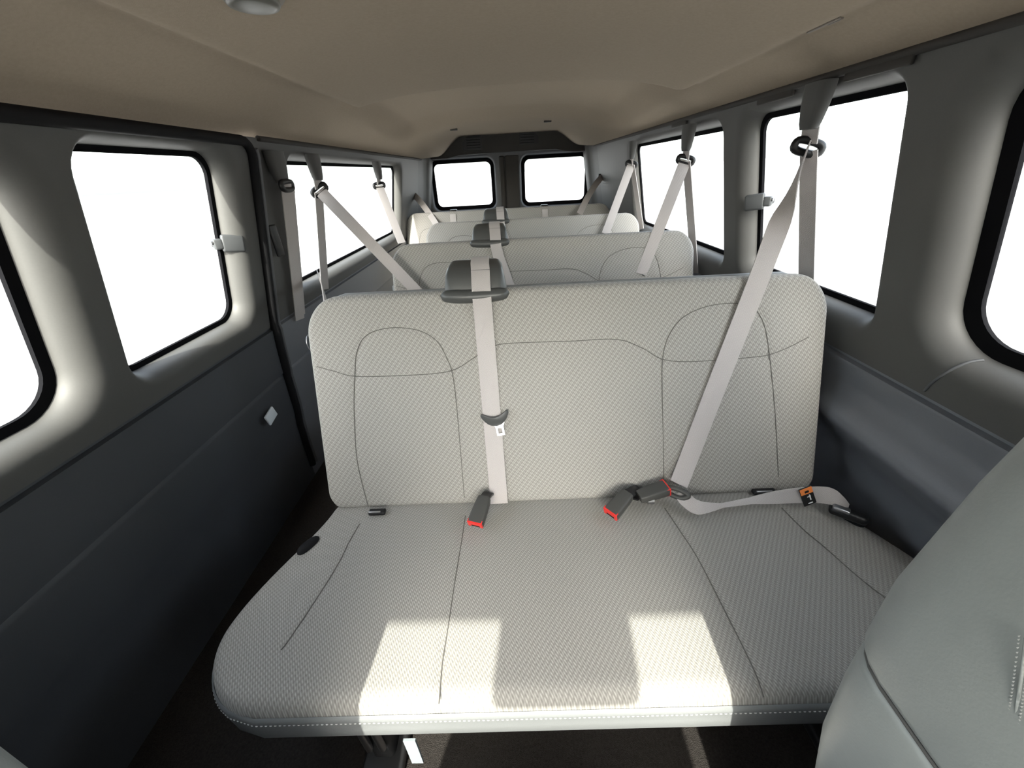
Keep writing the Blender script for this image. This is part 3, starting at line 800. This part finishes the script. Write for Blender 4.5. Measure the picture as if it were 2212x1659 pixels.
def back_pt(u, v, d=HT+.0085): return C0+EU*(u-BC)+EV*v+EN*d       # u is world x here
GC = 'centre belts over the backrests'
def centre_belt(label, px_top, dy, full):
    """belt that comes over the guide on the backrest and drops down its front"""
    off = Vector((0, dy, 0)); top = C1+Vector((0, 0, 0))
    x0 = px_top
    r = empty('centre_belt', Vector((x0, C1.y+.01, C1.z+.07))+off, label, 'seat belt', GC)
    x1 = x0+(.018 if full else .13)
    pts = [Vector((x0-.002, C1.y+.072, C1.z-.02)), Vector((x0-.002, C1.y+.069, C1.z+.045)), Vector((x0, C1.y+.045, C1.z+.0715)), Vector((x0, C1.y+.0, C1.z+.0672)),
           Vector((x0+.002, C1.y-.028, C1.z+.052)), Vector((x0+.003, C1.y-.060, C1.z+.018)), Vector((x0+.004, C1.y-.076, C1.z-.012))]
    nrm = [Vector((0, 1, 0)), Vector((0, .9, .4)), Vector((0, .3, 1)), Vector((0, -.1, 1)), Vector((0, -.6, .8)), Vector((0, -.9, .45)), EN]
    P, Nn = [], []
    sp = smooth_path(pts, 5)
    for i, p in enumerate(sp):
        k = min(i/5, len(nrm)-1.001); a0 = nrm[int(k)]; a1 = nrm[int(k)+1]; P.append(p); Nn.append(a0.lerp(a1, k-int(k)))
    vs0 = LB-.055; ve = .012 if full else .15
    for i in range(1, 15):
        v = lerp(vs0, ve, i/14); P.append(back_pt(lerp(x0+.004, x1, i/14), v)); Nn.append(EN)
    keep(ribbon('webbing', [p+off for p in P], .047, Nn, 'webbing', .0014), r)
    if full:
        lp = onP(1070, 902, C0+EN*(HT+.016), EN)
        R = Matrix((EU, EV, EN)).transposed().to_4x4(); R.translation = lp
        R = R @ Matrix.Rotation(math.radians(8), 4, 'Z')
        V = []; n = 24
        for dz, k in ((-.006, .9), (-.003, 1.0), (.003, 1.0), (.0065, .86)):
            for j in range(n):
                th = 2*math.pi*j/n; c, s_ = math.cos(th), math.sin(th)
                V.append(R @ Vector((.037*k*math.copysign(abs(c)**.75, c), .0125*k*s_-.010*(1-abs(c)**1.3)+.012*abs(c)**2.0, dz)))
        lt = keep(mesh_obj('latch_plate', V, grid_faces(4, n, wrap=True)+[tuple(range(n)), tuple(3*n+j for j in range(n))], 'grey_plastic', sharp=50), r)
        # steel tongue with its window
        w_, h_ = .0105, .036
        outer = [(-w_*1.5, 0), (w_*1.5, 0), (w_, -h_*.35), (w_, -h_), (-w_, -h_), (-w_, -h_*.35)]
        inner = [(-w_*.5, -h_*.42), (w_*.5, -h_*.42), (w_*.5, -h_*.60), (w_*.5, -h_*.82), (-w_*.5, -h_*.82), (-w_*.5, -h_*.60)]
        V = [R @ Vector((x+.006, y-.014, z)) for z in (-.0012, .0012) for x, y in outer+inner]
        Fc = []
        for i in range(6):
            j = (i+1) % 6
            Fc += [(i, j, 6+j, 6+i), (12+i, 12+j, 18+j, 18+i), (i, j, 12+j, 12+i), (6+i, 6+j, 18+j, 18+i)]
        tg = mesh_obj('tongue', V, Fc, 'metal', smooth=False); tg.parent = lt; tg.matrix_parent_inverse = lt.matrix_parent_inverse.inverted()
        tg.matrix_parent_inverse = Matrix.Identity(4)
    return r
centre_belt('centre belt with a hanging latch plate on the nearest bench', -.088, 0, True)
centre_belt('centre belt over the guide of the second bench', -.080, .80, False)
centre_belt('centre belt over the guide of the third bench', -.075, 1.60, False)
for px_, lab in (((980, 463), 'short belt over the last bench top, under the left rear window'), ((1176, 451), 'short belt over the last bench top, under the right rear window')):
    q = onY(*px_, 3.38); r = empty('centre_belt', q, lab, 'seat belt', 'short belts on the last bench')
    keep(rbox('belt_guide', (.06, .05, .03), 'black_plastic', .008, matrix=Matrix.Translation((q.x, 3.385, C1.z+.003))), r)
    keep(ribbon('webbing', [Vector((q.x, 2.4, 0))+back_pt(0, LB*(1-.06-.5*i/8)) for i in range(9)], .047, EN, 'webbing', .0014), r)

# buckles on the nearest cushion
GK = 'buckles on the nearest bench'
def buckle(label, p, heading, pitch, L=.068, roll=0.0, stalk=None, button='front'):
    """heading: direction the button end points to (radians about Z, 0 = +X)"""
    r = empty('seat_buckle', p, label, 'buckle', GK)
    M_ = Matrix.Translation(p) @ Matrix.Rotation(heading, 4, 'Z') @ Matrix.Rotation(pitch, 4, 'Y') @ Matrix.Rotation(roll, 4, 'X')
    secs = [(-.5, .72, .70), (-.47, .82, .80), (-.3, .92, .92), (.1, 1, 1), (.42, 1.04, 1.02), (.47, 1.02, 1.0)]
    V = []; n = 20
    for t, kw, kh in secs:
        for j in range(n):
            th = 2*math.pi*j/n; c, s_ = math.cos(th), math.sin(th)
            V.append(M_ @ Vector((t*L, .0195*kw*math.copysign(abs(c)**.35, c), .0125*kh*math.copysign(abs(s_)**.35, s_))))
    body = keep(mesh_obj('body', V, grid_faces(len(secs), n, wrap=True)+[tuple(range(n)), tuple((len(secs)-1)*n+j for j in range(n))], 'buckle_plastic', sharp=45), r)
    # red release button: a bridge over the slot
    prof = [(-.019, -.011), (-.019, .0115), (.019, .0115), (.019, -.011), (.0125, -.011), (.0115, -.001), (-.0115, -.001), (-.0125, -.011)]
    V = [M_ @ Vector((L*.47+dx, y, z)) for dx in (-.006, .0035) for y, z in prof]
    n = len(prof)
    bt = keep(mesh_obj('release_button', V, [tuple(range(n)), tuple(range(2*n-1, n-1, -1))]+[(i, (i+1) % n, n+(i+1) % n, n+i) for i in range(n)], 'red_plastic', smooth=False), r)
    keep(rbox('slot', (.006, .024, .010), 'rubber', .001, matrix=M_ @ Matrix.Translation((L*.465, 0, -.006))), r)
    if stalk:
        keep(ribbon('stalk', smooth_path([M_ @ Vector((-L*.45, 0, 0)), (M_ @ Vector((-L*.7, 0, 0)))*.5+Vector(stalk)*.5, stalk], 5), .026, (0, -.3, 1), 'black_plastic', .003), r)
    return r
q = onZ(1037, 1103, ZC-.748)
buckle('dark grey buckle with red button below the centre belt', q, math.radians(-108), math.radians(18), stalk=Vector((q.x+.02, .765, ZC-.775)), L=.075)
q = onZ(1338, 1088, ZC-.748)
buckle('empty dark grey buckle with red button facing left', q, math.radians(-140), math.radians(16), stalk=Vector((q.x+.075, .755, ZC-.77)), L=.075)
q3 = onZ(1410, 1063, ZC-.742)
b_ = buckle('fastened buckle beside the end of the long shoulder belt', q3, math.radians(12), math.radians(-10), stalk=Vector((q3.x-.05, .762, ZC-.772)), L=.078)
keep(tube('rivet', [onZ(1398, 1081, ZC-.757), onZ(1412, 1081, ZC-.757)], .0095, 'metal', n=12), b_)
# lap part: latch plate in the buckle, loop of webbing lying on the cushion, warning label
lap = empty('lap_belt', onZ(1600, 1085, ZC-.755), 'twisted lap belt lying on the right of the nearest cushion', 'seat belt')
a0 = onZ(1448, 1058, ZC-.738); a1 = onZ(1480, 1072, ZC-.742)
keep(tube('latch_plate', smooth_path([onZ(1441, 1052, ZC-.735), onZ(1462, 1056, ZC-.733), onZ(1480, 1064, ZC-.735), onZ(1487, 1072, ZC-.740), onZ(1470, 1076, ZC-.748), onZ(1449, 1068, ZC-.748)], 4), .0065, 'buckle_plastic', n=8), lap)
lp = [(1468, 1064, -.742), (1482, 1080, -.748), (1508, 1096, -.752), (1560, 1092, -.752), (1620, 1082, -.748), (1680, 1074, -.742), (1740, 1069, -.738), (1785, 1070, -.740), (1815, 1082, -.748), (1832, 1096, -.758)]
fc_ = [(0, -.5, .8), (0, -.7, .6), (0, -.55, .85), (0, -.2, 1), (0, -.6, .75), (0, -.9, .4), (0, -.95, .3), (.1, -.95, .35), (.5, -.7, .6), (.6, -.6, .6)]
wd_ = [.03, .036, .036, .012, .016, .034, .042, .043, .034, .026]
P = smooth_path([onZ(x, y, ZC+z) for x, y, z in lp], 5)
Fn, Wd = [], []
for i in range(len(P)):
    k = min(i/5, len(lp)-1.001); j = int(k); t = k-j
    Fn.append(Vector(fc_[j]).lerp(Vector(fc_[j+1]), t)); Wd.append(lerp(wd_[j], wd_[j+1], t))
keep(ribbon('webbing', P, Wd, Fn, 'webbing', .0014), lap)
# label wrapped round the webbing
lc = onZ(1742, 1069, ZC-.738)-Vector((0, .004, 0)); ax = (onZ(1780, 1070, ZC-.738)-onZ(1700, 1072, ZC-.738)).normalized()
up = Vector((0, .25, 1)).normalized(); up = (up-ax*up.dot(ax)).normalized(); nn = ax.cross(up)
if nn.y > 0: nn = -nn
R = Matrix((ax, up, nn)).transposed().to_4x4(); R.translation = lc
R = R @ Matrix.Rotation(math.radians(24), 4, 'Z')
wl_ = keep(rbox('warning_label', (.030, .052, .003), 'label_black', .001, matrix=R), lap)
for nm, mt, sz, ps in (('label_header', 'orange', (.029, .017, .0008), (0, .0165, .0022)), ('label_triangle', 'label_black', (.010, .006, .0006), (0, .015, .0030)),
                       ('label_print', 'label_white', (.003, .016, .0006), (.004, -.004, .0020)), ('label_print', 'label_white', (.009, .0025, .0006), (.002, -.001, .0020)), ('label_print', 'label_white', (.011, .003, .0006), (.001, -.020, .0020))):
    o = rbox(nm, sz, mt, sz[2]*.3, 1, matrix=R @ Matrix.Translation(ps)); o.parent = wl_
keep(rbox('anchor_cover', (.075, .030, .022), 'black_plastic', .009, matrix=Matrix.Translation(onZ(1832, 1110, ZC-.765)) @ Matrix.Rotation(math.radians(-38), 4, 'Z')), lap)
keep(rbox('anchor_tongue', (.034, .018, .010), 'metal', .004, matrix=Matrix.Translation(onZ(1818, 1100, ZC-.752)) @ Matrix.Rotation(math.radians(-38), 4, 'Z')), lap)

# ------------------------------------------------------------------ window latches
def latch(label, side, p, ang):
    r = empty('window_latch', p, label, 'window latch', 'pop-out window latches')
    M_ = Matrix.Translation(p) @ Matrix.Rotation(ang, 4, 'Z')
    keep(rbox('paddle', (.016, .060, .050), 'latch_plastic', .007, matrix=M_ @ Matrix.Translation((0, .030, -.003)) @ Matrix.Rotation(-.16, 4, 'X')), r)
    keep(rbox('hinge_block', (.022, .024, .030), 'latch_plastic', .005, matrix=M_ @ Matrix.Translation((-side*-.004, -.008, .0))), r)
    keep(tube('pivot_pin', [M_ @ Vector((0, -.024, .006)), M_ @ Vector((0, .004, .006))], .006, 'metal', n=12), r)
    keep(rbox('glass_bracket', (.03, .014, .018), 'black_plastic', .004, matrix=M_ @ Matrix.Translation((side*.018, -.012, 0))), r)
latch('grey pop-out latch on the side door window', -1, onX(478, 527, -.868), math.radians(-40))
latch('grey pop-out latch on the right pillar window', 1, onX(1652, 435, .828), math.radians(40))

# ------------------------------------------------------------------ dome lamp
lx, ly = -.357, .742
zc_ = ceil_z(lx, ly)
r = empty('dome_lamp', (lx, ly, zc_), 'round dome lamp at the top edge of the headliner', 'lamp')
def disc(name, R_, h, material, dz):
    V = []; n = 32; pr = [(1.0, 0), (1.0, -h*.5), (.93, -h*.85), (.7, -h), (.3, -h*1.05), (.02, -h*1.06)]
    for k, z in pr:
        for j in range(n): V.append((lx+R_*k*math.cos(2*math.pi*j/n), ly+R_*k*math.sin(2*math.pi*j/n), zc_+dz+z))
    return keep(mesh_obj(name, V, grid_faces(len(pr), n, wrap=True)+[tuple((len(pr)-1)*n+j for j in range(n))], material), r)
disc('bezel', .044, .010, 'tan_plastic', .004); disc('lens', .036, .010, 'lens', -.004)

# ------------------------------------------------------------------ front seats
def front_seat(label, cx, inb, dy):
    """bucket seat; inb = direction of the inboard side (-1 or 1), dy shifts it along the van"""
    r = empty('front_seat', (cx, dy-.10, 0), label, 'car seat', 'front bucket seats')
    def sec(z, hw_, yc, ht_, ex=.42, n=44):
        out = []
        for j in range(n):
            th = 2*math.pi*j/n; c, s_ = math.cos(th), math.sin(th)
            out.append(Vector((cx+.925*hw_*math.copysign(abs(c)**ex, c), dy+yc+ht_*math.copysign(abs(s_)**ex, s_), ZC+z)))
        return out
    def loft(name, secs, material='seat_vinyl', close=True):
        V = [p for s_ in secs for p in s_]; n = len(secs[0]); fc = grid_faces(len(secs), n, wrap=True)
        if close: fc += [tuple(range(n)), tuple((len(secs)-1)*n+j for j in range(n))]
        return keep(mesh_obj(name, V, fc, material, sharp=75), r)
    lo = [(-.86, .20, .03, .05), (-.84, .235, .035, .075), (-.76, .258, .045, .092), (-.65, .272, .068, .104), (-.55, .280, .085, .110), (-.46, .282, .095, .110), (-.422, .2815, .0985, .109), (-.414, .2795, .0995, .107), (-.4105, .274, .100, .101), (-.41, .25, .10, .08)]
    loft('lower_cover', [sec(*q_) for q_ in lo])
    up_ = [(-.4095, .25, .10, .08), (-.409, .274, .100, .101), (-.4055, .280, .1005, .1075), (-.398, .2825, .101, .109), (-.33, .283, .106, .108), (-.22, .266, .112, .104), (-.12, .240, .120, .096), (-.06, .21, .126, .086), (-.03, .20, .128, .068), (-.02, .14, .13, .04)]
    loft('upper_cover', [sec(*q_) for q_ in up_])
    cu_ = [(-.83, .20, -.20, .22), (-.82, .245, -.20, .255), (-.78, .262, -.20, .27), (-.72, .262, -.20, .27), (-.695, .245, -.20, .255), (-.688, .20, -.20, .22)]
    loft('seat_cushion', [sec(*q_) for q_ in cu_], 'vinyl')
    hr = [(.035, .06, .13, .02), (.04, .10, .13, .045), (.07, .125, .132, .055), (.13, .128, .138, .055), (.18, .118, .143, .05), (.205, .09, .145, .035), (.21, .05, .145, .015)]
    hs = loft('headrest', [sec(*q_, ex=.6) for q_ in hr])
    for dx in (-.06, .06): keep(tube('headrest_post', [(cx+dx, dy+.13, ZC-.04), (cx+dx, dy+.132, ZC+.06)], .006, 'metal', n=10), r)
    keep(rbox('pedestal', (.36, .34, .29), 'panel_plastic', .02, matrix=Matrix.Translation((cx, dy-.2, .147))), r)
    # stitched seam up the inboard side
    xs_ = cx+inb*.2585
    pts = smooth_path([Vector((xs_, dy+.040, ZC-.39)), Vector((xs_-inb*.0005, dy+.048, ZC-.34)), Vector((xs_-inb*.003, dy+.058, ZC-.27)), Vector((xs_-inb*.012, dy+.070, ZC-.18))], 12)
    if inb < 0:
        pts = smooth_path([onX(x_, y_, xs_+dx_) for x_, y_, dx_ in ((2176, 1650, 0), (2186, 1590, 0), (2196, 1530, .0005), (2206, 1460, .001), (2216, 1380, .002))], 9)
    V, Fc = [], []
    sm_ = keep(tube('seam', pts, .0009, 'seat_vinyl', n=6), r)
    keep(tube('panel_seam', sec(-.4097, .2785, .100, .1055), .0016, 'cover_plastic', n=6, closed=True), r)
    for i in range(0, len(pts)-1):
        for sgn in (-1, 1):
            c = pts[i]+Vector((inb*.0004, sgn*.0028, 0)); o_ = len(V)
            V += [c+Vector((0, 0, -.0013)), c+Vector((inb*.0007, .0005, 0)), c+Vector((inb*.0007, -.0005, 0)), c+Vector((0, 0, .0013))]
            Fc += [(o_, o_+1, o_+2), (o_+3, o_+1, o_+2), (o_, o_+1, o_+3), (o_, o_+2, o_+3)]
    st_ = mesh_obj('stitching', V, Fc, 'stitch', smooth=False); st_.parent = sm_; st_['kind'] = 'stuff'
    st_.matrix_parent_inverse = Matrix.Identity(4)
    return r
front_seat('grey vinyl front seat cut by the lower right edge', .560, -1, 0.012)
front_seat('grey vinyl passenger seat beside the side door, mostly out of frame', -.595, 1, -.092)

# ------------------------------------------------------------------ unseen engine cover and mirror, added to block sun
r = empty('added_engine_cover', (-.02, -.85, 0), 'unseen dark engine cover and bin between the front seats, sized to shade the floor', 'console')
V = []
secs = [(-1.38, .30, .66), (-1.0, .29, .67), (-.60, .29, .68), (-.42, .29, .68), (-.36, .288, .66), (-.32, .285, .40), (-.31, .28, 0.012)]
n = 26
for y, hw_, top in secs:
    for j in range(n):
        t = j/(n-1)*math.pi; c, s_ = math.cos(t), math.sin(t)
        V.append((-.02+hw_*math.copysign(abs(c)**.35, c), y, .012+(top-.012)*abs(s_)**.35))
keep(mesh_obj('cover', V, grid_faces(len(secs), n), 'panel_plastic', sharp=60), r)
keep(rbox('shade_bin', (.50, .34, .10), 'side_plastic', .025, matrix=Matrix.Translation((-.02, -.56, .715))), r)  # cover raised and bin widened to keep sun off the floor
r = empty('shadow_mirror', (-.06, -.71, ZC+.06), 'unseen oversized mirror at the windscreen, added to shadow the nearest cushion', 'mirror')
keep(rbox('housing', (.25, .03, .135), 'black_plastic', .02, matrix=Matrix.Translation((-.06, -.70, ZC+.045))), r)  # made tall so its shadow splits the sun patch on the cushion
keep(rbox('mirror_glass', (.23, .004, .09), 'metal', .0018, matrix=Matrix.Translation((-.06, -.683, ZC+.03))), r)
keep(tube('arm', [(-.06, -.715, ZC+.07), (-.06, -.76, ZC+.12), (-.06, -.845, ZC+.150)], .01, 'black_plastic'), r)
